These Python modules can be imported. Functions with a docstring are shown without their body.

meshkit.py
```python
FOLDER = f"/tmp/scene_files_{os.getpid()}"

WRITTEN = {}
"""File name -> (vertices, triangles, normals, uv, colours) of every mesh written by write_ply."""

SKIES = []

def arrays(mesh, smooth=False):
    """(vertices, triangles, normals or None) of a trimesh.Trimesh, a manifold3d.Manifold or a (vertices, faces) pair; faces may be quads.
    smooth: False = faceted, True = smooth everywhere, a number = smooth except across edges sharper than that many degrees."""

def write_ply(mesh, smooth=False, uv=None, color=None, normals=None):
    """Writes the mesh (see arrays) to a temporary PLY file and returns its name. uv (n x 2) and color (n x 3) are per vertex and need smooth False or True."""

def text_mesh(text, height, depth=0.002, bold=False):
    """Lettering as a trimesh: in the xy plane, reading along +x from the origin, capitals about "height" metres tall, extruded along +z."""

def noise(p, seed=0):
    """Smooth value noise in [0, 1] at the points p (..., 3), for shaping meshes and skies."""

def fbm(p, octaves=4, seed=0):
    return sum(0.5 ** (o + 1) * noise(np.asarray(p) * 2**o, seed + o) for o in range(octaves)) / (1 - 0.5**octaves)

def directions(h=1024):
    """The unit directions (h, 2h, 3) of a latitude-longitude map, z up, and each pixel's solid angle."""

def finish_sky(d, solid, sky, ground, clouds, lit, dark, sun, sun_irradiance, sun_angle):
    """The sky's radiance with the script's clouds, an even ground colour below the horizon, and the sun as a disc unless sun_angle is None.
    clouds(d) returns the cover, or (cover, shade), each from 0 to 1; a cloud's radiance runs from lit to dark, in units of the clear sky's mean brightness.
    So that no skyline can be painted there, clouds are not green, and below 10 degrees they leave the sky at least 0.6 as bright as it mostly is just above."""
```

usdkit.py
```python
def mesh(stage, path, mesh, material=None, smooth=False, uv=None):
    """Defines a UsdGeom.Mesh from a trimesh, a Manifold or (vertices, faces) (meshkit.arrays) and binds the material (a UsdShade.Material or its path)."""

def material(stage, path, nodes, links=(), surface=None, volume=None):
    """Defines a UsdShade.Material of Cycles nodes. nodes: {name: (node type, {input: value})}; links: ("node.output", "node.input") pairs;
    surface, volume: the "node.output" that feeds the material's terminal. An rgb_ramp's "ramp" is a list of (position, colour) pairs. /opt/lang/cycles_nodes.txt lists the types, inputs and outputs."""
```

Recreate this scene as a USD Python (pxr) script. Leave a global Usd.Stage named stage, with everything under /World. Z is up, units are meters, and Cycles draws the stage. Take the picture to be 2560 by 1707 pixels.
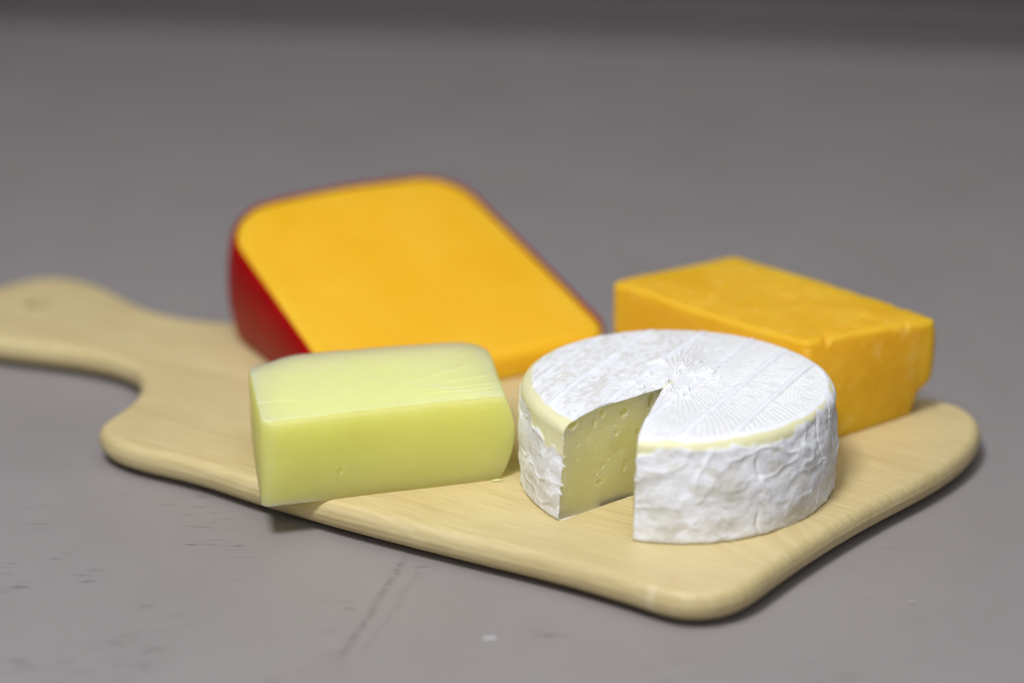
import math
import numpy as np
import trimesh
from scipy.interpolate import splprep, splev
from pxr import Usd, UsdGeom, UsdLux, UsdShade, Sdf, Gf, Vt
import usdkit
from meshkit import noise, fbm

stage = Usd.Stage.CreateInMemory()
UsdGeom.SetStageUpAxis(stage, 'Z')
UsdGeom.SetStageMetersPerUnit(stage, 1.0)
UsdGeom.Xform.Define(stage, '/World')
UsdGeom.Scope.Define(stage, '/World/Looks')

# ------------------------------------------------------------------ camera
CAM = (0.0, -0.743, 0.337)
cam = UsdGeom.Camera.Define(stage, '/World/camera')
cam.CreateHorizontalApertureAttr(22.3)
cam.CreateVerticalApertureAttr(22.3 * 682 / 1024)
cam.CreateFocalLengthAttr(50.0)
cam.CreateFStopAttr(1.9)
cam.CreateFocusDistanceAttr(0.788)
cam.CreateClippingRangeAttr((0.02, 50.0))
cam.CreateExposureAttr(0.85)
cam.AddTranslateOp().Set(CAM)
cam.AddRotateXOp().Set(90 - 20.2)

# ------------------------------------------------------------------ lamps
def lamp(name, pos, aim, size, power, color):
    l = UsdLux.RectLight.Define(stage, '/World/' + name)
    l.CreateWidthAttr(size[0]); l.CreateHeightAttr(size[1])
    l.CreateIntensityAttr(power); l.CreateColorAttr(Gf.Vec3f(*color))
    z = np.array(pos, float) - np.array(aim, float); z /= np.linalg.norm(z)
    x = np.cross([0, 1, 0.01], z); x /= np.linalg.norm(x); y = np.cross(z, x)
    m = Gf.Matrix4d(*x, 0, *y, 0, *z, 0, *pos, 1)
    l.AddTransformOp().Set(m)
    return l

lamp('key_lamp', (-0.27, -0.60, 1.12), (0.0, 0.0, 0.0), (0.30, 0.30), 26.5, (0.985, 0.995, 1.03))
lamp('ceiling_panel', (0.1, -0.2, 2.1), (0.0, 0.05, 0.0), (1.8, 1.8), 0.80, (0.98, 0.99, 1.03))
lamp('front_fill_panel', (0.10, -2.0, 1.3), (0.0, 0.0, 0.05), (1.6, 1.2), 1.1, (0.97, 0.99, 1.06))

# ------------------------------------------------------------------ helpers
names = {}
def numbered(path):
    k = names.get(path, 0); names[path] = k + 1
    return path if k == 0 else f'{path}_{k:03d}'

def tag(prim, label=None, cat=None, group=None, kind=None):
    for k, v in (('label', label), ('category', cat), ('group', group), ('kind', kind)):
        if v: prim.SetCustomDataByKey(k, v)

def thing(name, label, cat, loc=(0, 0, 0), rotz=0.0, group=None):
    x = UsdGeom.Xform.Define(stage, numbered('/World/' + name))
    x.AddTranslateOp().Set(Gf.Vec3d(*loc)); x.AddRotateZOp().Set(rotz)
    tag(x.GetPrim(), label, cat, group)
    return x.GetPrim()

def obj(name, v, f, mat, parent=None, smooth=True, attrs=None):
    base = str(parent.GetPath()) if parent else '/World'
    path = numbered(base + '/' + name)
    m = usdkit.mesh(stage, path, (v, f), mat, smooth=smooth)
    if attrs:
        api = UsdGeom.PrimvarsAPI(m)
        for k, a in attrs.items():
            api.CreatePrimvar(k, Sdf.ValueTypeNames.FloatArray, 'vertex').Set(Vt.FloatArray.FromNumpy(np.asarray(a, np.float32)))
    return m.GetPrim()

def grid_faces(nr, nc, closed=False, flip=False, base=0):
    """Quads of nr rows by nc columns as triangles; closed joins the last column to the first."""
    i, j = np.meshgrid(np.arange(nr - 1), np.arange(nc if closed else nc - 1), indexing='ij')
    j2 = (j + 1) % nc
    a, b, c, d = i * nc + j, i * nc + j2, (i + 1) * nc + j2, (i + 1) * nc + j
    f = np.vstack([np.stack([a, b, c], -1).reshape(-1, 3), np.stack([a, c, d], -1).reshape(-1, 3)])
    return (f[:, ::-1] if flip else f) + base

def sstep(a, b, x):
    t = np.clip((np.asarray(x, float) - a) / (b - a), 0, 1)
    return t * t * (3 - 2 * t)

def round_poly(corners, radii, nedge=60, ncorner=16):
    """Closed outline with rounded corners; the same counts give matching points on two outlines."""
    c = np.array(corners, float); n = len(c); out = []
    starts, ends = [], []
    for i in range(n):
        p, q, r = c[i - 1], c[i], c[(i + 1) % n]
        d1, d2 = (p - q) / np.linalg.norm(p - q), (r - q) / np.linalg.norm(r - q)
        half = math.acos(np.clip(d1 @ d2, -1, 1)) / 2
        L = radii[i] / math.tan(half)
        starts.append(q + d1 * L); ends.append(q + d2 * L)
    for i in range(n):
        t = np.linspace(0, 1, ncorner)[:, None]
        w = 0.75
        a, q, b = starts[i], c[i], ends[i]
        out.append(((1 - t)**2 * a + 2 * w * t * (1 - t) * q + t * t * b) / ((1 - t)**2 + 2 * w * t * (1 - t) + t * t))
        t = np.linspace(0, 1, nedge + 2)[1:-1, None]
        out.append(ends[i] * (1 - t) + starts[(i + 1) % n] * t)
    return np.vstack(out)

def normals2(P):
    t = np.roll(P, -1, 0) - np.roll(P, 1, 0)
    n = np.stack([t[:, 1], -t[:, 0]], -1)
    return n / np.linalg.norm(n, axis=1, keepdims=True)

def loft(bot, top, zb, ztop, rb, rt, nside=40, narc=8, ncap=24, bulge=None, bvec=None):
    """Closed block between two matching counterclockwise outlines, its edges rounded by rb and rt.
    ztop(xy): height of the top; bulge(t, i): how far the side stands out; returns vertices, faces."""
    N = len(bot); rows = []
    prof = []
    for k in range(narc):
        a = k / narc * math.pi / 2
        prof.append((0.0, rb * (1 - math.sin(a)), rb * (1 - math.cos(a)), 'b'))
    for k in range(nside):
        prof.append((k / (nside - 1), 0.0, 0.0, 's'))
    for k in range(1, narc + 1):
        a = k / narc * math.pi / 2
        prof.append((1.0, rt * (1 - math.cos(a)), rt * (1 - math.sin(a)), 't'))
    for t, inset, dz, kind in prof:
        base = bot if kind == 'b' else top if kind == 't' else bot * (1 - t) + top * t
        n = normals2(base)
        P = base - n * inset
        tt = t
        if bulge is not None:
            P = P + (n if bvec is None else bvec) * bulge(tt)[:, None]
        zt = ztop(P) - rt
        if kind == 'b': z = np.full(N, zb + dz)
        elif kind == 's': z = (zb + rb) * (1 - t) + zt * t
        else: z = ztop(P) - dz
        rows.append(np.column_stack([P, z]))
    R = list(rows)
    c = rows[-1][:, :2].mean(0)
    for k in range(1, ncap + 1):
        s = 1 - k / ncap * 0.995
        P = c + (rows[-1][:, :2] - c) * s
        R.append(np.column_stack([P, ztop(P)]))
    cb = rows[0][:, :2].mean(0); B = []
    for k in range(6, 0, -1):
        s = 1 - k / 6 * 0.995
        P = cb + (rows[0][:, :2] - cb) * s
        B.append(np.column_stack([P, np.full(N, zb)]))
    R = B + R
    v = np.vstack(R); nr = len(R)
    f = grid_faces(nr, N, closed=True)
    v = np.vstack([v, v[:N].mean(0), v[-N:].mean(0)])
    a = np.arange(N); b = (a + 1) % N
    f = np.vstack([f, np.column_stack([b, a, np.full(N, nr * N)]),
                   np.column_stack([a, b, np.full(N, nr * N + 1)]) + np.array([(nr - 1) * N, (nr - 1) * N, 0])])
    return v, f

def vnormals(v, f):
    fn = np.cross(v[f[:, 1]] - v[f[:, 0]], v[f[:, 2]] - v[f[:, 0]])
    n = np.zeros_like(v)
    for k in range(3): np.add.at(n, f[:, k], fn)
    return n / np.maximum(np.linalg.norm(n, axis=1, keepdims=True), 1e-20)

# ------------------------------------------------------------------ materials
def mat(name, nodes, links, surface='p.BSDF'):
    return usdkit.material(stage, '/World/Looks/' + name, nodes, links, surface=surface)

def cheese_mat(name, c1, c2, scale, rough, sss=0.6, sss_scale=0.004, radius=(1.0, 0.55, 0.18), bump=0.0002, bscale=900, spots=None, spec=0.35, skin=None):
    nodes = {
        'tc': ('texture_coordinate', {}),
        'n': ('noise_texture', {'scale': scale, 'detail': 5, 'roughness': 0.6}),
        'r': ('rgb_ramp', {'ramp': [(0.3, c1), (0.7, c2)]}),
        'nb': ('noise_texture', {'scale': bscale, 'detail': 3, 'roughness': 0.55}),
        'b': ('bump', {'strength': 0.6, 'distance': bump}),
        'p': ('principled_bsdf', {'roughness': rough, 'subsurface_weight': sss, 'subsurface_scale': sss_scale,
                                  'subsurface_radius': radius, 'specular_ior_level': spec}),
    }
    links = [('tc.object', 'n.vector'), ('n.fac', 'r.fac'), ('tc.object', 'nb.vector'), ('nb.fac', 'b.height'), ('b.normal', 'p.normal')]
    col = 'r.color'
    if spots:
        nodes['ns'] = ('noise_texture', {'scale': spots[0], 'detail': 3, 'roughness': 0.6})
        nodes['rs'] = ('rgb_ramp', {'ramp': [(spots[1], (0, 0, 0)), (spots[1] + 0.08, (spots[3],) * 3)]})
        nodes['m'] = ('mix_color', {'b': spots[2]})
        links += [('tc.object', 'ns.vector'), ('ns.fac', 'rs.fac'), ('rs.color', 'm.fac'), (col, 'm.a')]
        col = 'm.result'
    if skin:                                              # the vertex attribute "skin" marks the outer face
        nodes['sa'] = ('attribute', {'attribute': 'skin'})
        nodes['r2'] = ('rgb_ramp', {'ramp': [(0.3, skin[0]), (0.7, skin[1])]})
        nodes['m2'] = ('mix_color', {})
        links += [('n.fac', 'r2.fac'), ('sa.fac', 'm2.fac'), (col, 'm2.a'), ('r2.color', 'm2.b')]
        col = 'm2.result'
    links.append((col, 'p.base_color'))
    return mat(name, nodes, links)

M = {}
M['gouda'] = cheese_mat('gouda_paste', (0.86, 0.44, 0.011), (0.90, 0.50, 0.030), 28, 0.48, sss=0.5, sss_scale=0.0016, radius=(1, 0.6, 0.15), spec=0.25)
M['cheddar'] = cheese_mat('cheddar_paste', (0.73, 0.385, 0.012), (0.82, 0.475, 0.034), 45, 0.55, sss=0.5, sss_scale=0.002, radius=(1, 0.6, 0.15), spec=0.25, spots=(130, 0.60, (0.86, 0.60, 0.16), 0.30), bump=0.0003, bscale=420)
M['pale'] = cheese_mat('pale_paste', (0.64, 0.625, 0.16), (0.68, 0.665, 0.19), 40, 0.44, spec=0.18, sss=0.95, sss_scale=0.0046, radius=(1, 0.98, 0.55), skin=((0.80, 0.88, 0.30), (0.84, 0.91, 0.35)))
M['soft'] = cheese_mat('soft_paste', (0.96, 0.80, 0.29), (0.97, 0.83, 0.36), 60, 0.40, spec=0.28, sss=0.9, sss_scale=0.004, radius=(1, 0.98, 0.4))
M['sliver'] = cheese_mat('pale_sliver', (0.62, 0.60, 0.26), (0.68, 0.66, 0.32), 300, 0.4, sss=0.0)
M['smudge'] = cheese_mat('beige_crumb', (0.36, 0.33, 0.24), (0.42, 0.39, 0.29), 300, 0.6, sss=0.0)
M['wax'] = mat('red_wax', {
    'tc': ('texture_coordinate', {}), 'n': ('noise_texture', {'scale': 60, 'detail': 4}),
    'r': ('rgb_ramp', {'ramp': [(0.3, (0.28, 0.002, 0.003)), (0.7, (0.34, 0.004, 0.005))]}),
    'p': ('principled_bsdf', {'roughness': 0.34, 'specular_ior_level': 0.12, 'subsurface_weight': 0.1, 'subsurface_scale': 0.002})},
    [('tc.object', 'n.vector'), ('n.fac', 'r.fac'), ('r.color', 'p.base_color')])
# white mould rind: vertex attribute "bare" = rind worn away to the paste, "dirt" = thin, beige rind
M['rind'] = mat('white_rind', {
    'tc': ('texture_coordinate', {}),
    'bare': ('attribute', {'attribute': 'bare'}), 'thin': ('attribute', {'attribute': 'thin'}),
    'n': ('noise_texture', {'scale': 260, 'detail': 5, 'roughness': 0.65}),
    'rn': ('rgb_ramp', {'ramp': [(0.35, (0.83, 0.845, 0.88)), (0.62, (0.89, 0.905, 0.935))]}),
    'm1': ('mix_color', {'b': (0.64, 0.62, 0.55)}),
    'm2': ('mix_color', {'b': (0.80, 0.77, 0.46)}),
    'nb': ('noise_texture', {'scale': 1500, 'detail': 4, 'roughness': 0.6}),
    'b': ('bump', {'strength': 0.5, 'distance': 0.0002}),
    'rr': ('map_range', {'to_min': 0.75, 'to_max': 0.38}),
    'p': ('principled_bsdf', {'specular_ior_level': 0.35, 'sheen_weight': 0.1})},
    [('tc.object', 'n.vector'), ('n.fac', 'rn.fac'), ('rn.color', 'm1.a'), ('thin.fac', 'm1.fac'),
     ('m1.result', 'm2.a'), ('bare.fac', 'm2.fac'), ('m2.result', 'p.base_color'),
     ('tc.object', 'nb.vector'), ('nb.fac', 'b.height'), ('b.normal', 'p.normal'),
     ('bare.fac', 'rr.value'), ('rr.result', 'p.roughness')])

# maple board: grain runs along local x, with a swirl round a knot near the broad end
KNOT = (0.128, -0.002)
M['wood'] = mat('maple', {
    'tc': ('texture_coordinate', {}),
    'sx': ('separate_xyz', {}),
    'kd': ('vector_math', {'math_type': 'distance', 'vector2': (KNOT[0] - 0.012, KNOT[1] - 0.045, 0.012)}),
    'kg': ('map_range', {'from_min': 0.0, 'from_max': 0.035, 'to_min': 0.016, 'to_max': 0.0, 'clamp': True, 'range_type': 'smoothstep'}),
    'nw': ('noise_texture', {'scale': 9, 'detail': 2}),
    'mw': ('math', {'math_type': 'multiply', 'value2': 0.012}),
    'a1': ('math', {'math_type': 'add'}), 'a2': ('math', {'math_type': 'add'}),
    'cx': ('math', {'math_type': 'multiply', 'value2': 0.06}),
    'cz': ('math', {'math_type': 'multiply', 'value2': 0.5}),
    'cv': ('combine_xyz', {}),
    'g1': ('noise_texture', {'scale': 160, 'detail': 4, 'roughness': 0.6}),
    'g2': ('noise_texture', {'scale': 900, 'detail': 3, 'roughness': 0.6}),
    'r1': ('rgb_ramp', {'ramp': [(0.25, (0.595, 0.475, 0.235)), (0.5, (0.665, 0.55, 0.285)), (0.75, (0.695, 0.59, 0.32))]}),
    'r2': ('rgb_ramp', {'ramp': [(0.35, (0.88, 0.84, 0.78)), (0.6, (1, 1, 1))]}),
    'mm': ('mix_color', {'blend_type': 'multiply', 'fac': 0.8}),
    'nl': ('noise_texture', {'scale': 18, 'detail': 2}),
    'rl': ('rgb_ramp', {'ramp': [(0.3, (0.93, 0.90, 0.88)), (0.7, (1, 1, 1))]}),
    'ml': ('mix_color', {'blend_type': 'multiply', 'fac': 1.0}),
    # two small red juice spots and a pale chip on the rim
    'd1': ('vector_math', {'math_type': 'distance', 'vector2': (0.1033, -0.0955, 0.0075)}),
    's1': ('map_range', {'from_min': 0.0008, 'from_max': 0.0032, 'to_min': 0.42, 'to_max': 0.0, 'clamp': True}),
    'd2': ('vector_math', {'math_type': 'distance', 'vector2': (0.0868, -0.0885, 0.013)}),
    's2': ('map_range', {'from_min': 0.0004, 'from_max': 0.0018, 'to_min': 0.3, 'to_max': 0.0, 'clamp': True}),
    'sm': ('math', {'math_type': 'maximum'}),
    'ms': ('mix_color', {'b': (0.78, 0.25, 0.22)}),
    'dx': ('math', {'math_type': 'subtract', 'value2': 0.0835}), 'dxa': ('math', {'math_type': 'absolute'}),
    'sx3': ('map_range', {'from_min': 0.0008, 'from_max': 0.0022, 'to_min': 1.0, 'to_max': 0.0, 'clamp': True}),
    'sy3': ('map_range', {'from_min': -0.0945, 'from_max': -0.0960, 'to_min': 0.0, 'to_max': 0.4, 'clamp': True}),
    'mc': ('math', {'math_type': 'multiply'}),
    'mcp': ('mix_color', {'b': (0.80, 0.70, 0.48)}),
    'b': ('bump', {'strength': 0.25, 'distance': 0.0002}),
    'p': ('principled_bsdf', {'roughness': 0.46, 'specular_ior_level': 0.4})},
    [('tc.object', 'sx.vector'), ('tc.object', 'kd.vector1'), ('kd.value', 'kg.value'),
     ('tc.object', 'nw.vector'), ('nw.fac', 'mw.value1'), ('sx.y', 'a1.value1'), ('mw.value', 'a1.value2'),
     ('a1.value', 'a2.value1'), ('kg.result', 'a2.value2'), ('sx.x', 'cx.value1'), ('sx.z', 'cz.value1'),
     ('cx.value', 'cv.x'), ('a2.value', 'cv.y'), ('cz.value', 'cv.z'),
     ('cv.vector', 'g1.vector'), ('cv.vector', 'g2.vector'), ('g1.fac', 'r1.fac'), ('g2.fac', 'r2.fac'),
     ('r1.color', 'mm.a'), ('r2.color', 'mm.b'), ('tc.object', 'nl.vector'), ('nl.fac', 'rl.fac'),
     ('mm.result', 'ml.a'), ('rl.color', 'ml.b'),
     ('tc.object', 'd1.vector1'), ('d1.value', 's1.value'), ('tc.object', 'd2.vector1'), ('d2.value', 's2.value'),
     ('s1.result', 'sm.value1'), ('s2.result', 'sm.value2'), ('sm.value', 'ms.fac'), ('ml.result', 'ms.a'),
     ('sx.x', 'dx.value1'), ('dx.value', 'dxa.value1'), ('dxa.value', 'sx3.value'), ('sx.y', 'sy3.value'),
     ('sx3.result', 'mc.value1'), ('sy3.result', 'mc.value2'), ('mc.value', 'mcp.fac'), ('ms.result', 'mcp.a'),
     ('mcp.result', 'p.base_color'), ('g2.fac', 'b.height'), ('b.normal', 'p.normal')])

# grey laminate: soft mottling, short dark scratches, one long rubbed scuff
def line_mask(p, q, tag_, w0, w1, strength):
    """Nodes for a soft streak between two points of the table."""
    p, q = np.array(p), np.array(q); d = (q - p) / np.linalg.norm(q - p); n = np.array([-d[1], d[0]])
    L = np.linalg.norm(q - p)
    nodes = {
        tag_ + 'dn': ('vector_math', {'math_type': 'dot_product', 'vector2': (n[0], n[1], 0)}),
        tag_ + 'sn': ('math', {'math_type': 'subtract', 'value2': float(n @ p)}),
        tag_ + 'ab': ('math', {'math_type': 'absolute'}),
        tag_ + 'mr': ('map_range', {'from_min': w0, 'from_max': w1, 'to_min': strength, 'to_max': 0.0, 'clamp': True}),
        tag_ + 'dd': ('vector_math', {'math_type': 'dot_product', 'vector2': (d[0], d[1], 0)}),
        tag_ + 'e0': ('map_range', {'from_min': float(d @ p), 'from_max': float(d @ p) + 0.1 * L, 'clamp': True}),
        tag_ + 'e1': ('map_range', {'from_min': float(d @ q), 'from_max': float(d @ q) - 0.15 * L, 'clamp': True}),
        tag_ + 'x1': ('math', {'math_type': 'multiply'}), tag_ + 'x2': ('math', {'math_type': 'multiply'})}
    t = tag_
    links = [('tw.vector', t + 'dn.vector1'), (t + 'dn.value', t + 'sn.value1'), (t + 'sn.value', t + 'ab.value1'), (t + 'ab.value', t + 'mr.value'),
             ('tw.vector', t + 'dd.vector1'), (t + 'dd.value', t + 'e0.value'), (t + 'dd.value', t + 'e1.value'),
             (t + 'mr.result', t + 'x1.value1'), (t + 'e0.result', t + 'x1.value2'), (t + 'x1.value', t + 'x2.value1'), (t + 'e1.result', t + 'x2.value2')]
    return nodes, links, t + 'x2.value'

def table_material():
    nodes = {
        'tc': ('texture_coordinate', {}),
        'wn': ('noise_texture', {'scale': 45, 'detail': 2}),
        'ws': ('vector_math', {'math_type': 'multiply_add', 'vector2': (0.004, 0.004, 0), 'vector3': (-0.002, -0.002, 0)}),
        'tw': ('vector_math', {'math_type': 'add'}),
        'nl': ('noise_texture', {'scale': 14, 'detail': 4, 'roughness': 0.6}),
        'rl': ('rgb_ramp', {'ramp': [(0.3, (0.268, 0.246, 0.239)), (0.7, (0.290, 0.268, 0.261))]}),
        'mp': ('mapping', {'scale': (55, 420, 1), 'rotation': (0, 0, 0.10)}),
        'ns': ('noise_texture', {'scale': 1, 'detail': 4, 'roughness': 0.68}),
        'rs': ('rgb_ramp', {'ramp': [(0.58, (0, 0, 0)), (0.65, (1, 1, 1))]}),
        'nm': ('noise_texture', {'scale': 22, 'detail': 2}),
        'rm': ('rgb_ramp', {'ramp': [(0.5, (0, 0, 0)), (0.62, (0.95, 0.95, 0.95))]}),
        'mk': ('math', {'math_type': 'multiply'}),
        'cd': ('vector_math', {'math_type': 'distance', 'vector2': (-0.075, -0.075, 0)}),
        'cm': ('map_range', {'from_min': 0.06, 'from_max': 0.22, 'to_min': 1.0, 'to_max': 0.05, 'clamp': True}),
        'mk2': ('math', {'math_type': 'multiply'}),
        'nf': ('noise_texture', {'scale': 420, 'detail': 3, 'roughness': 0.7}),
        'rf': ('rgb_ramp', {'ramp': [(0.42, (0.15, 0.15, 0.15)), (0.66, (1, 1, 1))]}),
        'm1': ('mix_color', {'b': (0.085, 0.075, 0.072)}),
        'sf': ('math', {'math_type': 'multiply'}),
        'm2': ('mix_color', {'b': (0.12, 0.108, 0.108)}),
        'nb': ('noise_texture', {'scale': 300, 'detail': 3}),
        'b': ('bump', {'strength': 0.12, 'distance': 0.0002}),
        'rr': ('map_range', {'to_min': 0.42, 'to_max': 0.55}),
        'p': ('principled_bsdf', {'specular_ior_level': 0.35})}
    links = [('tc.object', 'wn.vector'), ('wn.color', 'ws.vector1'), ('ws.vector', 'tw.vector2'), ('tc.object', 'tw.vector1'),
             ('tc.object', 'nl.vector'), ('nl.fac', 'rl.fac'), ('tw.vector', 'mp.vector'), ('mp.vector', 'ns.vector'), ('ns.fac', 'rs.fac'),
             ('tc.object', 'nm.vector'), ('nm.fac', 'rm.fac'), ('rs.color', 'mk.value1'), ('rm.color', 'mk.value2'),
             ('rl.color', 'm1.a'), ('tc.object', 'cd.vector1'), ('cd.value', 'cm.value'), ('mk.value', 'mk2.value1'), ('cm.result', 'mk2.value2'), ('mk2.value', 'm1.fac'), ('tc.object', 'nf.vector'), ('nf.fac', 'rf.fac')]
    outs = []
    for a in (((-0.0350, -0.033), (-0.0545, -0.118), 'la', 0.0003, 0.0020, 0.75),
              ((-0.0290, -0.040), (-0.0470, -0.112), 'lb', 0.0002, 0.0016, 0.32)):
        n, l, o = line_mask(*a); nodes.update(n); links += l; outs.append(o)
    nodes['mx'] = ('math', {'math_type': 'maximum'})
    links += [(outs[0], 'mx.value1'), (outs[1], 'mx.value2'), ('mx.value', 'sf.value1'), ('rf.color', 'sf.value2'),
              ('m1.result', 'm2.a'), ('sf.value', 'm2.fac'), ('m2.result', 'p.base_color'),
              ('tc.object', 'nb.vector'), ('nb.fac', 'b.height'), ('b.normal', 'p.normal'), ('nl.fac', 'rr.value'), ('rr.result', 'p.roughness')]
    return mat('grey_laminate', nodes, links)
M['table'] = table_material()
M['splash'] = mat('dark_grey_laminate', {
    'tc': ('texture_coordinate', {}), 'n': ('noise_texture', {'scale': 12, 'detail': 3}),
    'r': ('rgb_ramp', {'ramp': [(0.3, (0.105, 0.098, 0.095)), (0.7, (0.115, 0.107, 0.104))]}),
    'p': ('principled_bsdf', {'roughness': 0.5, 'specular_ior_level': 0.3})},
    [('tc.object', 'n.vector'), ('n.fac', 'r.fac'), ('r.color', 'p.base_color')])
M['wall'] = mat('brown_wall', {
    'tc': ('texture_coordinate', {}), 'n': ('noise_texture', {'scale': 8, 'detail': 4}),
    'r': ('rgb_ramp', {'ramp': [(0.3, (0.090, 0.060, 0.062)), (0.7, (0.100, 0.068, 0.070))]}),
    'p': ('principled_bsdf', {'roughness': 0.7, 'specular_ior_level': 0.2})},
    [('tc.object', 'n.vector'), ('n.fac', 'r.fac'), ('r.color', 'p.base_color')])

# ------------------------------------------------------------------ table, its coved upstand and the wall behind
BACK_A, BACK_B = np.array([-0.3494, 0.8026]), np.array([0.3282, 0.7013])      # back edge of the flat top
bd = (BACK_B - BACK_A) / np.linalg.norm(BACK_B - BACK_A); bn = np.array([-bd[1], bd[0]])
mid = (BACK_A + BACK_B) / 2
E0, E1 = mid - bd * 1.1, mid + bd * 1.1
F0, F1 = E0 - bn * 1.75, E1 - bn * 1.75
v = np.array([[*F0, 0], [*F1, 0], [*E1, 0], [*E0, 0], [*F0, -0.03], [*F1, -0.03], [*E1, -0.03], [*E0, -0.03]])
f = np.array([[0, 1, 2], [0, 2, 3], [4, 6, 5], [4, 7, 6], [0, 4, 5], [0, 5, 1], [1, 5, 6], [1, 6, 2], [2, 6, 7], [2, 7, 3], [3, 7, 4], [3, 4, 0]])
p = obj('table_surface', v, f, M['table'], smooth=False)
tag(p, 'scratched grey laminate table top under the wooden board', None, kind='structure')
# coved strip: rises from the table's back edge in a concave curve to a rounded top
prof = [(0.0015, -0.02), (0.0015, 0.0012)]
for k in range(1, 9):
    a = k / 8 * math.pi / 2
    prof.append((0.0015 + 0.006 * math.sin(a), 0.0012 + 0.006 * (1 - math.cos(a))))
HT = 0.031
prof += [(0.0085, 0.022)]
for k in range(7):
    a = k / 6 * math.pi / 2
    prof.append((0.0085 + 0.004 * (1 - math.cos(a)), HT - 0.004 + 0.004 * math.sin(a)))
prof += [(0.030, HT), (0.030, -0.02)]
prof = np.array(prof)
rows = []
for s in np.linspace(-1.1, 1.1, 23):
    q = mid + bd * s
    rows.append(np.column_stack([q[0] + bn[0] * prof[:, 0], q[1] + bn[1] * prof[:, 0], prof[:, 1]]))
v = np.vstack(rows); n = len(prof)
f = grid_faces(23, n, closed=True, flip=True)
cap = np.array([[0, k, k + 1] for k in range(1, n - 1)])
f = np.vstack([f, cap, cap[:, ::-1] + 22 * n])
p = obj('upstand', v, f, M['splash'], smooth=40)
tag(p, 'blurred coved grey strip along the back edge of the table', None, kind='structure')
W0, W1 = mid + bn * 0.034 - bd * 1.2, mid + bn * 0.034 + bd * 1.2
v = []
for z in (-0.05, 0.9):
    for q in (W0, W1, W1 + bn * 0.06, W0 + bn * 0.06): v.append([*q, z])
f = np.array([[0, 1, 5], [0, 5, 4], [1, 2, 6], [1, 6, 5], [2, 3, 7], [2, 7, 6], [3, 0, 4], [3, 4, 7], [4, 5, 6], [4, 6, 7], [0, 2, 1], [0, 3, 2]])
p = obj('wall', np.array(v), f, M['wall'], smooth=False)
tag(p, 'dark brownish wall behind the strip at the back of the table', None, kind='structure')

# ------------------------------------------------------------------ wooden paddle board
TB = 0.013
AX = -32.0
_a = math.radians(AX); U = np.array([math.cos(_a), math.sin(_a)]); Vv = np.array([-U[1], U[0]])
O = Vv * 0.0465
board = thing('cutting_board', 'pale maple paddle board with a round handle, carrying all four cheeses', 'cutting board', (O[0], O[1], 0), AX)
near = [(-0.2995, -0.012), (-0.2935, -0.029), (-0.2800, -0.0385), (-0.2640, -0.0405), (-0.2511, -0.0385), (-0.2231, -0.0318), (-0.2014, -0.0300), (-0.1840, -0.0345),
        (-0.1720, -0.0430), (-0.1650, -0.0545), (-0.1612, -0.0700), (-0.1585, -0.0815), (-0.1545, -0.0893), (-0.1464, -0.0943), (-0.1300, -0.0965), (-0.1115, -0.0967),
        (-0.0768, -0.0970), (-0.0450, -0.0995), (-0.0143, -0.0990), (0.018, -0.0968), (0.051, -0.0957), (0.0767, -0.0972), (0.0933, -0.0964),
        (0.1028, -0.0918), (0.1077, -0.0830), (0.1092, -0.0663), (0.1138, -0.0302), (0.1200, 0.0095), (0.1245, 0.0388), (0.1270, 0.0642),
        (0.1237, 0.0842), (0.1150, 0.0985), (0.1029, 0.1040), (0.0930, 0.1025)]
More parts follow.
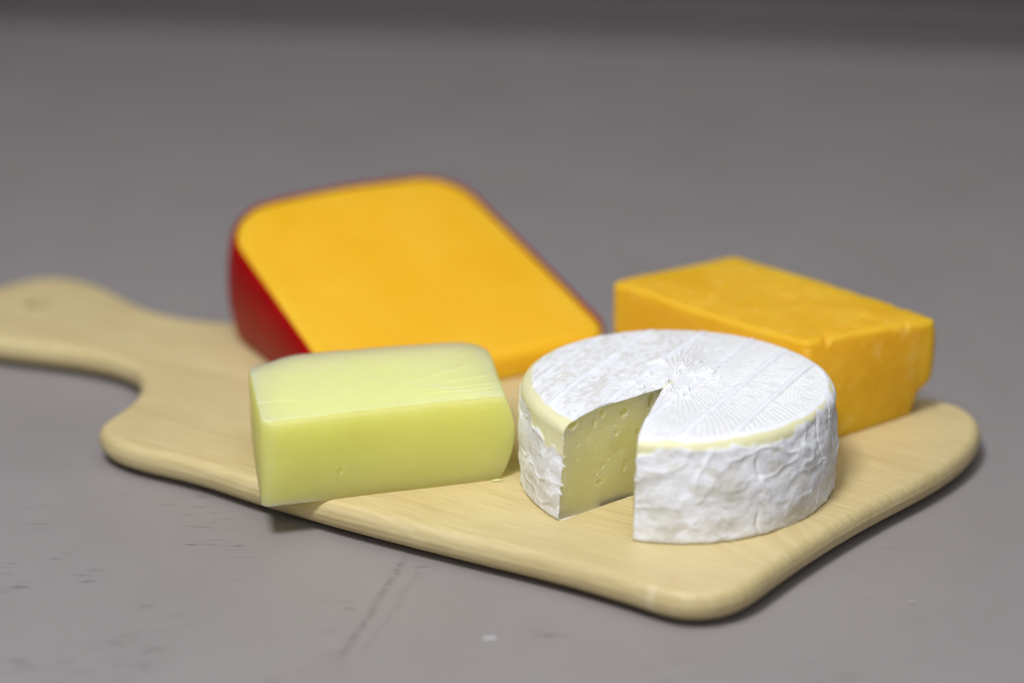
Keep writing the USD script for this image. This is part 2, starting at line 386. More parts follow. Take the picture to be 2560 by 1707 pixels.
far = [(0.05, 0.0985), (0.0, 0.0985), (-0.05, 0.0985), (-0.10, 0.0980), (-0.135, 0.0955), (-0.151, 0.0900), (-0.158, 0.0790), (-0.1635, 0.0580), (-0.172, 0.0405),
       (-0.186, 0.0290), (-0.2016, 0.0230), (-0.2245, 0.0242), (-0.2484, 0.0295), (-0.2735, 0.0372), (-0.2880, 0.0345), (-0.2970, 0.0245), (-0.3005, 0.007)]
pts = np.array(near + far); pts = np.vstack([pts, pts[:1]])
tck, _ = splprep(pts.T, s=2.5e-5, per=True)
dense = np.array(splev(np.linspace(0, 1, 4000, endpoint=False), tck)).T
seg = np.linalg.norm(np.roll(dense, -1, 0) - dense, axis=1); cum = np.concatenate([[0], np.cumsum(seg)])
NB = 700
P0 = np.column_stack([np.interp(np.linspace(0, cum[-1], NB, endpoint=False), cum, np.append(dense[:, k], dense[0, k])) for k in (0, 1)])
N0 = normals2(P0)
rtop, rbot = 0.0042, 0.0052
rows = [np.column_stack([P0 - N0 * 0.0125, np.full(NB, 0.0003)])]
for k in range(11):
    a = k / 10 * math.pi / 2
    rows.append(np.column_stack([P0 - N0 * rbot * 1.15 * (1 - math.sin(a)), np.full(NB, 0.0021 + rbot * (1 - math.cos(a)))]))
rows.append(np.column_stack([P0 + N0 * 0.0003, np.full(NB, (rbot + 0.0021 + TB - rtop) / 2)]))
for k in range(13):
    a = k / 12 * math.pi / 2
    z = TB - rtop + rtop * math.sin(a)
    rows.append(np.column_stack([P0 - N0 * rtop * 0.9 * (1 - math.cos(a)), np.full(NB, z)]))
wob = 0.00035 * (fbm(np.column_stack([P0 * 40, np.zeros(NB)]), 3, 5) - 0.5)
for r in rows: r[:, :2] += N0 * wob[:, None]
hole_c, hole_r, NHL = np.array([-0.2700, 0.0022]), 0.0052, 48
ha = np.linspace(0, 2 * np.pi, NHL, endpoint=False); hd = np.column_stack([np.cos(ha), np.sin(ha)])
hrows = []
for k in range(6):
    a = k / 5 * math.pi / 2
    hrows.append(np.column_stack([hole_c + hd * (hole_r + 0.0006 * (1 - math.sin(a))), np.full(NHL, TB - 0.0006 * (1 - math.cos(a)))]))
for k in range(6):
    a = k / 5 * math.pi / 2
    hrows.append(np.column_stack([hole_c + hd * (hole_r + 0.0015 * (1 - math.cos(a))), np.full(NHL, 0.0003 + 0.0015 * (1 - math.sin(a)))]))
nr = len(rows); side = np.vstack(rows); hole = np.vstack(hrows); hb = len(side)
F = [grid_faces(nr, NB, closed=True), grid_faces(len(hrows), NHL, closed=True, base=hb)]
from shapely.geometry import Polygon
def cap_faces(oi, ii, flip):
    V3 = np.vstack([side, hole])
    idx = np.concatenate([oi, ii])
    poly = Polygon(V3[oi][:, :2], [V3[ii][:, :2]])
    vv, ff = trimesh.creation.triangulate_polygon(poly, engine='earcut')
    from scipy.spatial import cKDTree
    m = idx[cKDTree(V3[idx][:, :2]).query(vv)[1]]
    ff = m[ff]
    a, b, c = V3[ff[:, 0]], V3[ff[:, 1]], V3[ff[:, 2]]
    zz = np.cross(b - a, c - a)[:, 2]
    bad = (zz < 0) ^ flip
    ff[bad] = ff[bad][:, ::-1]
    return ff[np.abs(zz) > 1e-14]
F.append(cap_faces((nr - 1) * NB + np.arange(NB), hb + np.arange(NHL), False))
F.append(cap_faces(np.arange(NB), hb + (len(hrows) - 1) * NHL + np.arange(NHL), True))
obj('paddle', np.vstack([side, hole]), np.vstack(F), M['wood'], board, smooth=32)

# ------------------------------------------------------------------ gouda wedge lying on its cut side
GA, GB = np.array([-0.0648, 0.0572]), np.array([0.0363, 0.1172])
ge = (GB - GA) / np.linalg.norm(GB - GA); gn = np.array([-ge[1], ge[0]])
K = 0.313
gouda = thing('gouda_wedge', 'large orange wedge with red wax rind at the back of the board', 'cheese', (GA[0], GA[1], TB), math.degrees(math.atan2(ge[1], ge[0])))
gc = [(0.0, 0.0), (0.1222, 0.0), (0.1165, 0.1205), (0.0640, 0.1235), (0.0040, 0.1190)]
gtop = round_poly(gc, [0.008, 0.010, 0.022, 0.2, 0.031], 50, 30)
gbot = round_poly([(-0.0005, -0.0005), (0.1215, -0.0005), (0.1155, 0.1200), (0.0640, 0.1230), (0.0030, 0.1180)], [0.008, 0.010, 0.024, 0.2, 0.034], 50, 30)
def gz(P):
    return 0.0106 + K * np.clip(P[:, 1], -0.01, 1)
# how far round the outline: the front cut has no rind
dfront = P_front = gtop[:, 1]
rindw = sstep(0.004, 0.010, np.maximum(dfront, 0) + 0 * dfront)
depth_in = np.clip(gtop[:, 1] / 0.09, 0, 1)
def gbulge(t):
    return rindw * 0.0032 * np.sin(np.pi * np.clip(t, 0, 1))**0.8 * (0.4 + 0.6 * depth_in)
v, f = loft(gbot, gtop, 0.0, gz, 0.0015, 0.0036, bulge=gbulge, ncap=40)
nrm = vnormals(v, f)
v = v + nrm * (0.0009 * (fbm(v * 40, 3, 2) - 0.5))[:, None]
obj('paste', v, f, M['gouda'], gouda)
# red rind: a shell round the left, the back and the right side
N = len(gtop)
sel = np.where(rindw > 0.02)[0]
start = sel[np.argmin(gtop[sel][:, 0] * -1)] if False else None
ang = np.where((rindw > 0.02))[0]
order = np.arange(N)
brk = np.where(np.diff(ang) > 1)[0]
sel = ang if len(brk) == 0 else np.concatenate([ang[brk[0] + 1:], ang[:brk[0] + 1]])
th = 0.0012
outer, inner = [], []
ns = 36
tt = np.linspace(0, 1, ns)
for t in tt:
    base = gbot * (1 - t) + gtop * t
    nn = normals2(base)
    P = base + nn * gbulge(t)[:, None]
    z = 0.0002 * (1 - t) + (gz(P) - 0.0004) * t
    taper = np.interp(np.arange(len(sel)), [0, 12, len(sel) - 13, len(sel) - 1], [0.15, 1, 1, 0.15])
    lip = math.sqrt(max(0.0, 1 - (max(0, (t - 0.93) / 0.07))**2)) * (math.sqrt(max(0.0, 1 - (max(0, (0.05 - t) / 0.05))**2)))
    outer.append(np.column_stack([P[sel] + nn[sel] * (th * (0.12 + 0.88 * lip) * taper)[:, None], z[sel]]))
    inner.append(np.column_stack([P[sel] - nn[sel] * 0.0006, z[sel] - (0.0018 if t > 0.95 else 0)]))
ring = np.array(outer + inner[::-1])                  # (2*ns, m, 3): closed in the first direction
ncol = ring.shape[1]
v = ring.transpose(1, 0, 2).reshape(-1, 3)            # rows = along the outline, columns = round the shell
f = grid_faces(ncol, 2 * ns, closed=True, flip=True)
capf = []
for base, fl in ((0, False), ((ncol - 1) * 2 * ns, True)):
    for k in range(ns - 1):
        a, b, c, d = k, k + 1, 2 * ns - 2 - k, 2 * ns - 1 - k
        q = [[a, b, c], [a, c, d]]
        capf += [[x + base for x in (t3[::-1] if fl else t3)] for t3 in q]
f = np.vstack([f, np.array(capf)])
if trimesh.Trimesh(v, f, process=False).volume < 0: f = f[:, ::-1]
obj('rind', v, f, M['wax'], gouda, smooth=50)

# ------------------------------------------------------------------ cheddar block
CF = np.array([0.1065, 0.0350])
cheddar = thing('cheddar_block', 'orange crumbly rindless block with broken lower corner, behind the white wheel', 'cheese', (CF[0], CF[1], TB))
ctop = np.array([(0.1065, 0.0350), (0.1590, 0.0590), (0.0890, 0.1345), (0.0372, 0.1005)]) - CF
cbot = np.array([(0.1085, 0.0262), (0.1562, 0.0622), (0.0865, 0.1320), (0.0400, 0.0990)]) - CF
ct = round_poly(ctop, [0.003, 0.003, 0.004, 0.004], 130, 14)
cb = round_poly(cbot, [0.003, 0.0035, 0.004, 0.004], 130, 14)
def cz(P): return 0.0378 + 0.0006 * np.sin(P[:, 0] * 60) + 0.02 * (P[:, 1] - 0.03)
dr = np.linalg.norm(ct - ctop[1], axis=1)
corner = 1 - sstep(0.003, 0.0085, dr)
def cbulge(t):
    e = 0.0009 * math.sin(math.pi * t) + 0 * dr
    return e - corner * 0.0034 * (1 - sstep(0.16, 0.40, t)) + corner * 0.0008 * math.sin(math.pi * t)
v, f = loft(cb, ct, 0.0, cz, 0.0010, 0.0026, nside=70, ncap=70, bulge=cbulge)
nrm = vnormals(v, f)
edge = np.exp(-((v[:, 2] - 0.0365) / 0.002)**2)
v = v + nrm * (0.0007 * (fbm(v * 45, 2, 7) - 0.5) + 0.0003 * (fbm(v * 330, 3, 9) - 0.5) - 0.0008 * edge * np.maximum(fbm(v * 260, 3, 4) - 0.56, 0) * 6)[:, None]
v[:, 2] = np.maximum(v[:, 2], 0.0)
obj('paste', v, f, M['cheddar'], cheddar)
rng = np.random.default_rng(4)
def crumb_mesh(r, seed, squash=(1, 1, 0.6)):
    m = trimesh.creation.icosphere(2, 1.0); vv = m.vertices * np.array(squash)
    vv = vv * (0.65 + 0.8 * fbm(vv * 1.7 + seed, 3, seed))[:, None] * r
    vv[:, 2] -= vv[:, 2].min(); return vv, m.faces

# ------------------------------------------------------------------ pale green-yellow block
GO = np.array([-0.0852, -0.0263])
pale = thing('pale_cheese_block', 'pale yellow green block with a rounded end, overhanging the front edge of the board', 'cheese', (GO[0], GO[1], TB))
pt = np.array([(-0.0846, -0.0268), (-0.0028, -0.0022), (-0.0104, 0.0545), (-0.0812, 0.0402), (-0.0945, 0.0262)]) - GO
pb = np.array([(-0.0854, -0.0272), (-0.0030, -0.0022), (-0.0109, 0.0540), (-0.0810, 0.0398), (-0.0940, 0.0258)]) - GO
ptop = round_poly(pt, [0.0060, 0.0012, 0.0130, 0.0200, 0.0040], 90, 24)
pbot = round_poly(pb, [0.0030, 0.0012, 0.0130, 0.0200, 0.0040], 90, 24)
PH = 0.0306
def pz(P): return PH + 0.0005 * np.sin(np.clip((P[:, 0]) / 0.085, 0, 1) * np.pi) 
ex = (pt[1] - pt[0]) / np.linalg.norm(pt[1] - pt[0])
# the round end: the right and back sides stand out in the middle of their height
nP = normals2(ptop)
ey = np.array([-ex[1], ex[0]])
_al, _dp = ptop @ ex, ptop @ ey
wR, wB = sstep(0.0775, 0.0822, _al), sstep(0.040, 0.062, _dp) * 0.5
bv = wR[:, None] * ex + wB[:, None] * ey
rim = np.clip(wR + wB, 0, 1)
def pbulge(t):
    return np.ones(len(ptop)) * (0.0046 * math.sin(math.pi * min(1, (t * 0.96 + 0.0)))**0.75 - 0.0012 * (1 - t))
v, f = loft(pbot, ptop, 0.0, pz, 0.0005, 0.0016, nside=70, ncap=170, bulge=pbulge, bvec=bv)
nrm = vnormals(v, f)
d = 0.0007 * (fbm(v * 50, 2, 12) - 0.5) + 0.00010 * (fbm(v * 600, 2, 3) - 0.5)
ey = np.array([-ex[1], ex[0]])
al, dp = v[:, :2] @ ex, v[:, :2] @ ey
for (a0, z0, ra, rz, dep) in ((0.0274, 0.0102, 0.0005, 0.0008, 0.0016), (0.0347, 0.0198, 0.0006, 0.0005, 0.0003), (0.0410, 0.0172, 0.0006, 0.0004, 0.0003), (0.0502, 0.0178, 0.0006, 0.0004, 0.0005), (0.0604, 0.0112, 0.0005, 0.0004, 0.0004), (0.0745, 0.0215, 0.0004, 0.0006, 0.0003)):
    q = ((al - a0) / ra)**2 + ((v[:, 2] - z0) / rz)**2
    d -= np.where(dp < 0.004, dep * np.exp(-q**1.5 * 0.7), 0)
# thin skin over the top with pulled creases near the two ends
topm = v[:, 2] > PH - 0.0004
cr = np.zeros(len(v))
for (a0, d0, a1, d1, w, h) in ((0.088, 0.006, 0.058, 0.0035, 0.0007, 0.00030), (0.088, 0.0095, 0.060, 0.009, 0.0009, 0.00032), (0.086, 0.013, 0.056, 0.0125, 0.0008, 0.00026),
                               (0.086, 0.021, 0.060, 0.0165, 0.0010, 0.0003), (0.080, 0.031, 0.056, 0.021, 0.0011, 0.00026), (0.086, 0.0035, 0.066, 0.0022, 0.0005, 0.0002),
                               (-0.004, 0.0205, 0.022, 0.0150, 0.0009, 0.00045), (-0.004, 0.0255, 0.018, 0.0195, 0.0008, 0.00028), (-0.002, 0.010, 0.012, 0.0065, 0.0007, 0.00018)):
    A, B = np.array([a0, d0]), np.array([a1, d1]); L = np.linalg.norm(B - A); dd = (B - A) / L
    q = np.column_stack([al, dp]) - A
    s = np.clip(q @ dd / L, 0, 1); n_ = q @ np.array([-dd[1], dd[0]])
    ww = w * (1.15 - s * 0.85)
    cr += h * np.exp(-(n_ / ww)**2) * np.where((q @ dd > -0.003) & (q @ dd < L), (1 - s)**0.6, 0)
skin = topm * sstep(0.0006, 0.0012, dp + 0.0002 * (fbm(v * 500, 2, 44) - 0.5))
skin = np.maximum(skin, sstep(0.0015, 0.004, dp) * (nrm @ np.array([ex[0], ex[1], 0]) > 0.4) * 0.8)
d = d + skin * topm * (0.00022 + 1.6 * cr + 0.00018 * (fbm(v * 120, 2, 33) - 0.5) + 0.00030 * (fbm(np.column_stack([al * 25, dp * 60, 0 * al]), 2, 8) - 0.5))
v = v + nrm * d[:, None]
v[:, 2] = np.maximum(v[:, 2], 0.0)
obj('paste', v, f, M['pale'], pale, attrs={'skin': skin})

# ------------------------------------------------------------------ camembert wheel with a slice cut out
CC = np.array([0.0570, 0.0008]); VX = np.array([-0.0051, -0.0091])            # slit end, relative to the wheel's centre
H, RW = 0.0368, 0.0548
wheel = thing('camembert_wheel', 'round white mould-ripened wheel with one slice cut out, near the front corner', 'cheese', (CC[0], CC[1], TB))
PH1, PH2 = math.radians(218.7), math.radians(255.6)                           # the two cut faces, seen from the slit's end
def rim_len(phi):
    """Distance from VX to the rim in direction phi."""
    d = np.stack([np.cos(phi), np.sin(phi)], -1)
    th0 = np.arctan2(VX[1] + 0.05 * d[..., 1], VX[0] + 0.05 * d[..., 0])
    R = RW + 0.0006 * np.sin(2 * th0 + 1.0) + 0.0004 * np.sin(3 * th0 + 0.4) - 0.0014 * np.exp(-(((np.degrees(th0) % 360) - 192) / 38.0)**2)
    b = d @ VX
    return -b + np.sqrt(b * b - VX @ VX + R * R)
NPHI, NT, NS, NBT = 1000, 210, 150, 22
phi = np.linspace(PH2 - 2 * math.pi, PH1, NPHI)                               # counterclockwise round the kept part
L = rim_len(phi)
tha = np.arctan2(VX[1] + L * np.sin(phi), VX[0] + L * np.cos(phi)) % (2 * math.pi)  # angle about the centre
thd = np.degrees(tha)
def ring_dist(a, b): return np.abs((a - b + 180) % 360 - 180)
cut1 = np.exp(-(ring_dist(thd, 222.8) / 20.0)**2)                             # sagging next to the left face
droop = 0.0014 + 0.0026 * cut1 + 0.0003 * np.sin(3 * tha)
RS = 0.0040
# profile parameter: e = distance in from the rim, z
prof = []
for k in range(NT):
    s = 0.003 + (1 - 0.003) * (k / (NT - 1))
    prof.append(('t', s))
for k in range(1, 13): prof.append(('a', k / 12 * math.pi / 2))
for k in range(1, NS): prof.append(('s', k / (NS - 1)))
for k in range(1, 7): prof.append(('b', k / 6 * math.pi / 2))
for k in range(1, NBT): prof.append(('u', 1 - k / (NBT - 1) * 0.997))
def topz(e):
    """Height of the top at distance e in from the rim."""
    return H - droop[None, :] * np.clip(1 - e / 0.017, 0, 1)**2.0
def wheel_rows(inset):
    X = []; Z = []; kind = []
    flare = 0.0026 * np.clip(-np.sin(tha), 0, 1)**0.6
    bulge_w = 0.0015 - 0.0011 * np.exp(-(ring_dist(thd, 200) / 45.0)**2)
    rb = 0.0014
    taper_end = 1 - np.exp(-(np.minimum(phi - phi[0], phi[-1] - phi) / 0.12))
    for k, t in prof:
        if k == 't':
            r = (L - RS) * t; z = topz((L - r)[None, :])[0]
        elif k == 'a':
            r = (L - RS) + RS * math.sin(t); z = topz(np.full((1, NPHI), RS))[0] - RS * (1 - math.cos(t))
        elif k == 's':
            z0 = topz(np.full((1, NPHI), RS))[0] - RS
            z = z0 * (1 - t) + rb * t
            r = L + bulge_w * math.sin(math.pi * t)**2 * (0.3 + 0.7 * taper_end) + flare * t**1.3
        elif k == 'b':
            r = L + flare - rb * (1 - math.cos(t)); z = np.full(NPHI, rb * (1 - math.sin(t)))
        else:
            r = (L + flare - rb) * t; z = np.zeros(NPHI)
        X.append(r); Z.append(z); kind.append(k)
    return np.array(X), np.array(Z), np.array(kind)
Rr, Zz, kind = wheel_rows(0)
px = VX[0] + Rr * np.cos(phi); py = VX[1] + Rr * np.sin(phi)
S = np.stack([px, py, Zz], -1)                                                # rows, NPHI, 3
nrow = S.shape[0]
fS = grid_faces(nrow, NPHI, flip=True)
nS = vnormals(S.reshape(-1, 3), fS).reshape(S.shape)
if nS[NT // 2, NPHI // 2, 2] < 0: nS = -nS; fS = fS[:, ::-1]
TH = 0.0010
end_d = np.minimum(phi - phi[0], phi[-1] - phi)
THc = 0.00012 + (TH - 0.00012) * (1 - np.exp(-end_d / 0.035))
# ---- relief and wear of the rind
x, y, z = S[..., 0], S[..., 1], S[..., 2]
rc = np.hypot(x, y); th = np.arctan2(y, x)
istop = (kind == 't')[:, None] * np.ones((1, NPHI), bool)
e_in = L[None, :] - Rr
W = S.copy()
relief = 0.0006 * (fbm(S * 90, 3, 21) - 0.5)
# top: parallel bands pressed by the draining mat, fine gill-like radial lines between them
ba = math.radians(62); bx = x * math.sin(ba) - y * math.cos(ba); by = x * math.cos(ba) + y * math.sin(ba)
bxw = bx + 0.0012 * (fbm(np.stack([bx * 60, by * 60, 0 * bx], -1), 2, 3) - 0.5)
bands = np.zeros_like(x)
for c0, w in ((-0.0285, 0.0014), (-0.0110, 0.0016), (0.0075, 0.0014), (0.0225, 0.0014), (0.0365, 0.0012), (-0.0420, 0.0010)):
    bands = np.maximum(bands, np.exp(-((bxw - c0) / w)**4))
q = np.clip(rc, 1e-4, 1)
thw = th + 0.10 * (fbm(np.stack([x * 90, y * 90, 0 * x], -1), 2, 6) - 0.5) * 0.5 + 0.35 * (rc / 0.05)**2 * 0.4
lines = np.zeros_like(x)
for r0, r1, nl in ((0.003, 0.0115, 44), (0.010, 0.0215, 64), (0.020, 0.034, 96), (0.0325, 0.054, 138)):
    m = sstep(r0, r0 + 0.0015, q) * (1 - sstep(r1 - 0.0015, r1, q))
    g = np.abs(np.sin(thw * nl / 2 + r0 * 900))
    lines = np.maximum(lines, m * (1 - sstep(0.05, 0.75, g)))
brk_n = fbm(np.stack([q * 260, np.sin(th) * 14, np.cos(th) * 14], -1), 2, 15)
lines *= sstep(0.30, 0.46, brk_n) * (0.35 + 0.65 * sstep(0.006, 0.017, q))
zone = sstep(-0.0125, -0.0085, bx + 0.006 * sstep(0.015, 0.045, y)) * (0.65 + 0.35 * sstep(-0.02, 0.01, y))
frontsoft = 1 - 0.75 * sstep(0.006, 0.034, -y) * sstep(0.03, -0.01, x)
zone = zone * frontsoft * (1 - bands)
topw = istop * sstep(0.001, 0.004, e_in)
rough = fbm(np.stack([bx * 420, by * 170, 0 * x], -1), 4, 30)
left = (1 - sstep(-0.0125, -0.0085, bx)) * (1 - 0.8 * bands)
relief += topw * (0.00060 * bands - 0.00065 * lines * zone + left * 0.0009 * (rough - 0.5) + 0.00022 * (fbm(S * 420, 3, 40) - 0.5))
# tufts near the middle
tuft = np.maximum(fbm(S * 330, 3, 51) - 0.58, 0) * np.exp(-((rc - 0.010) / 0.009)**2)
relief += topw * tuft * 0.008
# slit: a thin crack from the slice's point to the centre
sd = -VX / np.linalg.norm(VX); sl = (x - VX[0]) * sd[0] + (y - VX[1]) * sd[1]; sn = (x - VX[0]) * -sd[1] + (y - VX[1]) * sd[0]
slit = np.exp(-(sn / 0.0005)**2) * (1 - sstep(0.008, 0.011, sl)) * (sl > -0.001) * topw
relief -= 0.0012 * slit
# sides: wrinkled, patchy rind
side_ = (~istop) * (z > 0.0002)
wq = np.stack([tha[None, :] * 0.055 * 1.0 + 0 * z, z, 0 * z], -1)
wq2 = wq + 0.004 * (np.stack([fbm(wq * 120, 2, 61), fbm(wq * 120, 2, 62), 0 * z], -1) - 0.5)
wsk = np.stack([wq2[..., 0] * 1.0 - wq2[..., 1] * 0.55, wq2[..., 1] + wq2[..., 0] * 0.15, wq2[..., 2]], -1)
rid = 1 - np.abs(2 * fbm(wsk * np.array([85, 130, 1]), 2, 63) - 1) * 3.2
patch = fbm(wq2 * np.array([140, 190, 1]), 4, 70)
sidew = side_ * sstep(0.0, 0.004, topz(np.full((1, NPHI), RS))[0][None, :] - z)
relief += sidew * (0.00036 * np.clip(rid, 0, 1)**1.5 + 0.0017 * (fbm(wsk * np.array([60, 110, 1]), 2, 71) - 0.5) + 0.0005 * (patch - 0.5) + 0.00022 * (fbm(wq * 700, 3, 66) - 0.5))
crease = np.zeros_like(z)
for c_deg, w_deg, dep in ((296, 0.7, 0.0007), (338, 0.5, 0.0007), (344, 0.4, 0.0006), (350, 0.5, 0.0006), (327, 0.4, 0.0004)):
    crease += dep * np.exp(-((ring_dist(thd[None, :] + 1.2 * np.sin(z * 300), c_deg)) / w_deg)**2) * sstep(0.30, 0.55, fbm(wq * 150 + c_deg, 2, 5))
relief -= sidew * crease
# wear: bare paste along the shoulder, widest beside the left face
nb_ = fbm(np.stack([tha[None, :] * 9 + 0 * z, z * 160, 0 * z], -1), 4, 80)
nw_ = fbm(np.stack([np.cos(tha) * 7, np.sin(tha) * 7, 0 * tha], -1), 3, 81)[None, :]
nbt = fbm(S * 190, 4, 83)
down = topz(np.full((1, NPHI), RS))[0][None, :] - z                           # below the shoulder line (side); negative on top
# distance down the profile, zero in the middle of the shoulder's curve
q_arc = np.array([t for k, t in prof if k == 'a'])
qs = np.where(istop, -(e_in - RS) - RS * 0.785, (down - RS) + RS * 0.785)
qs[kind == 'a'] = (RS * (q_arc - 0.785))[:, None]
wa = np.interp(thd, [0, 25, 60, 110, 118, 130, 160, 185, 205, 223, 250.7, 265, 290, 312, 330, 360],
               [1.2, 0.6, -3.0, -3.0, 0.3, 2.2, 2.2, 2.6, 3.0, 3.4, 0.5, 0.7, 0.5, 0.9, 1.1, 1.2]) * 1e-3
wb = np.interp(thd, [0, 25, 60, 110, 118, 136, 160, 185, 205, 223, 250.7, 258, 275, 292, 312, 330, 345, 360],
               [-0.6, -0.8, -3.0, -3.0, -1.0, 2.0, 2.2, 5.0, 8.0, 13.0, 3.6, 3.4, 2.2, 2.6, 2.0, 0.6, -0.4, -0.6]) * 1e-3
bare = sstep(-0.0005, 0.0005, wa[None, :] + 0.0030 * (nbt - 0.5) + qs) * sstep(-0.0008, 0.0008, wb[None, :] * (0.5 + 1.0 * nw_) + 0.0065 * (nb_ - 0.5) - qs)
bare *= (kind != 'u')[:, None]
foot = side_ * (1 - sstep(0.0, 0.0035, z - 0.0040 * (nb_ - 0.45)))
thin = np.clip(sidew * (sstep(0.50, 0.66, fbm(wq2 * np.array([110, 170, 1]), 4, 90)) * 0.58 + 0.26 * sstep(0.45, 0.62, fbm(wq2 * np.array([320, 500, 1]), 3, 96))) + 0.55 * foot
               + sidew * 0.35 * sstep(0.0, 0.5, cut1)[None, :] * sstep(0.42, 0.55, fbm(wq2 * 260, 3, 93))
               + topw * (lines * zone * 1.0 + 0.22 * (1 - bands) + left * 0.45 * sstep(0.5, 0.68, fbm(np.stack([bx * 700, by * 300, 0 * x], -1), 3, 36))) + sidew * crease * 500, 0, 1)
bare = np.clip(bare + slit * 0.8, 0, 1)
relief = np.clip(relief, -0.8 * THc[None, :] + 0.00008, 0.0016)
relief *= (1 - 0.85 * bare)
relief += bare * cut1[None, :] * 0.0010 * (fbm(S * 110, 3, 120) - 0.5)
relief -= 0.00008 * bare * (THc[None, :] > 0.0004)
W = S + nS * relief[..., None]
# ragged edges where the knife went through the rind
endw = np.exp(-(np.arange(NPHI) / 3.0))
jag = lambda seed: fbm(np.column_stack([np.arange(nrow) * 0.22, np.zeros(nrow), np.zeros(nrow)]), 3, seed) - 0.50
for sgn, w_, ph, seed, amp in ((-1, endw, phi[0], 101, 0.0012), (1, endw[::-1], phi[-1], 111, 0.0018)):
    tang = np.array([-math.sin(ph), math.cos(ph), 0]) * sgn
    j = jag(seed) * amp * np.where(np.isin(kind, ['s', 'b']), 1, np.where(kind == 'u', 0.8, 0.25))
    if sgn > 0:                                          # torn white tufts curling over the edge of the face
        for z0 in (0.0232, 0.0200, 0.0134, 0.0101): j = j + 0.0021 * np.exp(-((Zz[:, -1] - z0) / 0.00055)**2) * (kind == 's')
    far_ = np.clip(Rr[:, 0 if sgn < 0 else -1] / 0.01, 0, 1)
    W += (j * far_)[:, None, None] * w_[None, :, None] * tang
W[..., 2] = np.maximum(W[..., 2], 0.0)
Win = S - nS * THc[None, :, None]
Win[kind == 'u', :, 2] = THc
inn_step = 3
ri, ci = np.unique(np.r_[np.arange(0, nrow, inn_step), nrow - 1]), np.unique(np.r_[np.arange(0, NPHI, inn_step), NPHI - 1])
Vo = W.reshape(-1, 3); Vi = Win[np.ix_(ri, ci)].reshape(-1, 3)
fi = grid_faces(len(ri), len(ci))
if fS[0, 0] != 0 or True:
    nn = vnormals(Vi, fi).reshape(len(ri), len(ci), 3)
    if nn[len(ri) // 4, len(ci) // 2, 2] > 0: fi = fi[:, ::-1]
fi = fi + len(Vo)
# strips that close the shell along the two cuts
strips = []
for col_o, col_i, fl in ((0, 0, False), (NPHI - 1, len(ci) - 1, True)):
    for a in range(len(ri) - 1):
        o = [r * NPHI + col_o for r in range(ri[a], ri[a + 1] + 1)]
        i0, i1 = len(Vo) + a * len(ci) + col_i, len(Vo) + (a + 1) * len(ci) + col_i
        h = len(o) // 2
        for k in range(len(o) - 1):
            strips.append([o[k], o[k + 1], i0 if k < h else i1])
        strips.append([o[h], i1, i0])
strips = np.array(strips); used, inv = np.unique(strips, return_inverse=True)
Vall = np.vstack([Vo, Vi]); extra = Vall[used]
f = np.vstack([fS, fi, inv.reshape(-1, 3) + len(Vall)])
zer = np.zeros(len(Vi) + len(extra))
obj('rind', np.vstack([Vall, extra]), f, M['rind'], wheel, smooth=True,
    attrs={'bare': np.r_[bare.ravel(), zer], 'thin': np.r_[thin.ravel(), zer]})

# paste: the soft inside, its two cut faces with eyes
G = S - nS * (THc * 0.85)[None, :, None]
G[kind == 'u', :, 2] = THc * 0.85
Gs = G[np.ix_(ri, ci)]
Vp = [Gs.reshape(-1, 3)]
fp = grid_faces(len(ri), len(ci))
nn = vnormals(Vp[0], fp).reshape(len(ri), len(ci), 3)
if nn[len(ri) // 4, len(ci) // 2, 2] < 0: fp = fp[:, ::-1]
Fp = [fp]; off = len(Vp[0])
eyes = [(40.5, 34.0, 1.5, 1.5), (27.6, 34.2, 0.75, 0.95), (31.4, 31.8, 0.6, 1.1), (21.8, 26.0, 0.6, 0.7), (18.0, 32.3, 1.1, 0.9), (39.0, 26.2, 0.5, 0.45), (35.1, 20.8, 0.35, 0.35),
        (32.3, 20.1, 0.35, 0.35), (25.5, 17.7, 0.5, 0.45), (28.0, 15.5, 0.6, 0.6), (30.6, 13.4, 0.5, 0.5), (17.9, 12.9, 0.6, 1.4), (28.9, 9.9, 1.1, 0.65), (39.0, 20.7, 0.35, 0.35),
        (31.0, 24.7, 0.35, 0.4), (5.4, 33.2, 1.1, 1.7), (24.5, 21.0, 0.4, 0.3), (12.0, 24.0, 0.7, 0.8), (10.0, 15.0, 0.6, 0.9)]
_r = np.random.default_rng(6)
eyes += [(_r.uniform(7, 44), _r.uniform(4, 32), _r.uniform(0.18, 0.4), _r.uniform(0.18, 0.45)) for _ in range(10)]
dents = [(25.0, 29.5, 3.0, 2.2), (37.0, 31.0, 2.5, 3.0), (20.0, 20.0, 3.5, 3.0), (34.0, 27.5, 2.0, 1.6)]
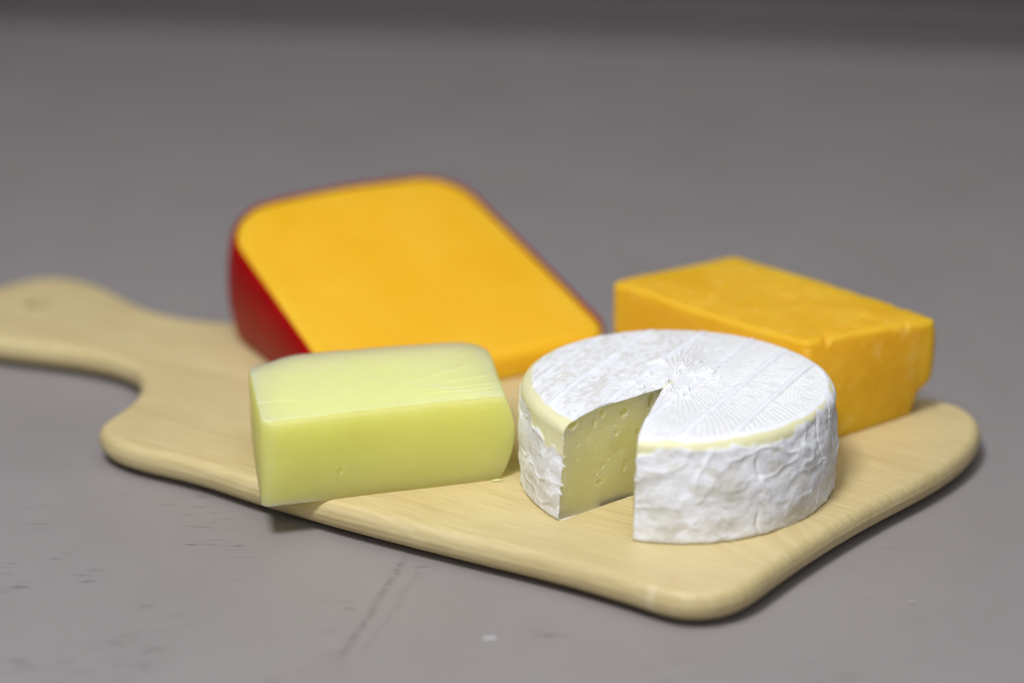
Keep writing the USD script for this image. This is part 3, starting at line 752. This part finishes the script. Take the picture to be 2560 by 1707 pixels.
for ci_, ph, sgn, es in ((0, phi[0], -1, [(20, 24, 1.0, 0.9), (33, 12, 0.7, 0.9), (28, 28, 0.6, 0.6)]), (-1, phi[-1], 1, eyes)):
    TH = 0.00012
    Lf = float(rim_len(np.array([ph]))[0]) - TH
    na, nz = 240, 190
    s = np.linspace(0.003, 1, na) * Lf
    colr, colz = Rr[:, ci_], Zz[:, ci_]
    tmask = np.isin(kind, ['t', 'a'])
    zt = np.interp(s, colr[tmask], colz[tmask]) - TH
    t = np.linspace(0, 1, nz)[:, None]
    Zf = TH + (zt[None, :] - TH) * t
    Sf = np.broadcast_to(s[None, :], Zf.shape)
    bul = np.interp(Zf, colz[kind == 's'][::-1], (colr[kind == 's'] - L[ci_])[::-1]) * (Sf / Lf)**6
    Sx = Sf + bul
    dep = np.zeros_like(Zf)
    for (a, b, ra, rz) in es:
        ra, rz = (ra * 1.6, rz * 1.55) if ra > 0.45 else (ra * 1.5, rz * 1.5)
        qn = np.sqrt(((Sx * 1e3 - a) / ra)**2 + ((Zf * 1e3 - b) / rz)**2 + 0.25 * ((Sx * 1e3 - a) / ra) * ((Zf * 1e3 - b) / rz)) + 0.25 * (fbm(np.stack([Sx * 1500, Zf * 1500, 0 * Zf], -1), 2, 9) - 0.5)
        dep -= min(ra, rz) * 1e-3 * 2.4 * np.sqrt(np.clip(1 - qn**2, 0, 1)) - 0.00010 * np.exp(-((qn - 1.15) / 0.25)**2)
    if sgn > 0:
        for (a, b, ra, rz) in dents:
            dep -= 0.00035 * np.exp(-(((Sx * 1e3 - a) / ra)**2 + ((Zf * 1e3 - b) / rz)**2))
    dep += 0.0005 * (fbm(np.stack([Sx * 120, Zf * 120, 0 * Zf], -1), 3, 17) - 0.5) + 0.00012 * (fbm(np.stack([Sx * 250, Zf * 900, 0 * Zf], -1), 2, 18) - 0.5)
    # the flank sags a little out of the cut, most in the lower half
    dep += sstep(0, 0.01, Sf) * 0.0009 * np.sin(np.pi * np.clip(Zf / 0.036, 0, 1))
    dep *= sstep(0, 0.003, Sf) * sstep(0, 0.0015, Lf - Sf) * sstep(0, 0.0008, Zf - TH) * sstep(0, 0.0008, zt[None, :] - Zf)
    tang = np.array([-math.sin(ph), math.cos(ph)]) * sgn
    Q = np.stack([VX[0] + Sx * math.cos(ph) + tang[0] * dep, VX[1] + Sx * math.sin(ph) + tang[1] * dep, Zf], -1)
    ff = grid_faces(nz, na)
    n3 = vnormals(Q.reshape(-1, 3), ff).mean(0)
    if n3[:2] @ tang < 0: ff = ff[:, ::-1]
    Vp.append(Q.reshape(-1, 3)); Fp.append(ff + off); off += nz * na
obj('paste', np.vstack(Vp), np.vstack(Fp), M['soft'], wheel, smooth=True)
# ------------------------------------------------------------------ small crumbs
def crumb(x, y, z, r, seed, m, label, squash=(1, 1, 0.6), rot=0.0):
    vv, ff = crumb_mesh(r, seed, squash)
    t = thing('crumb', label, 'crumb', (x, y, z), rot)
    obj('flake', vv, ff, m, t)
crumb(-0.0070, -0.0972, 0.0, 0.0020, 5, M['rind'], 'thin white flake lying alone on the grey table in front of the board', (1.15, 0.16, 0.07), 3)
crumb(0.1299, -0.0730, 0.0, 0.0012, 8, M['smudge'], 'tiny beige crumb on the grey table to the right of the board tip', (1.2, 0.4, 0.3), -10)
crumb(-0.0052, -0.0042, TB, 0.0012, 11, M['sliver'], 'pale crumb beside the lower right corner of the yellow green block', (1.6, 0.5, 0.35), 12)
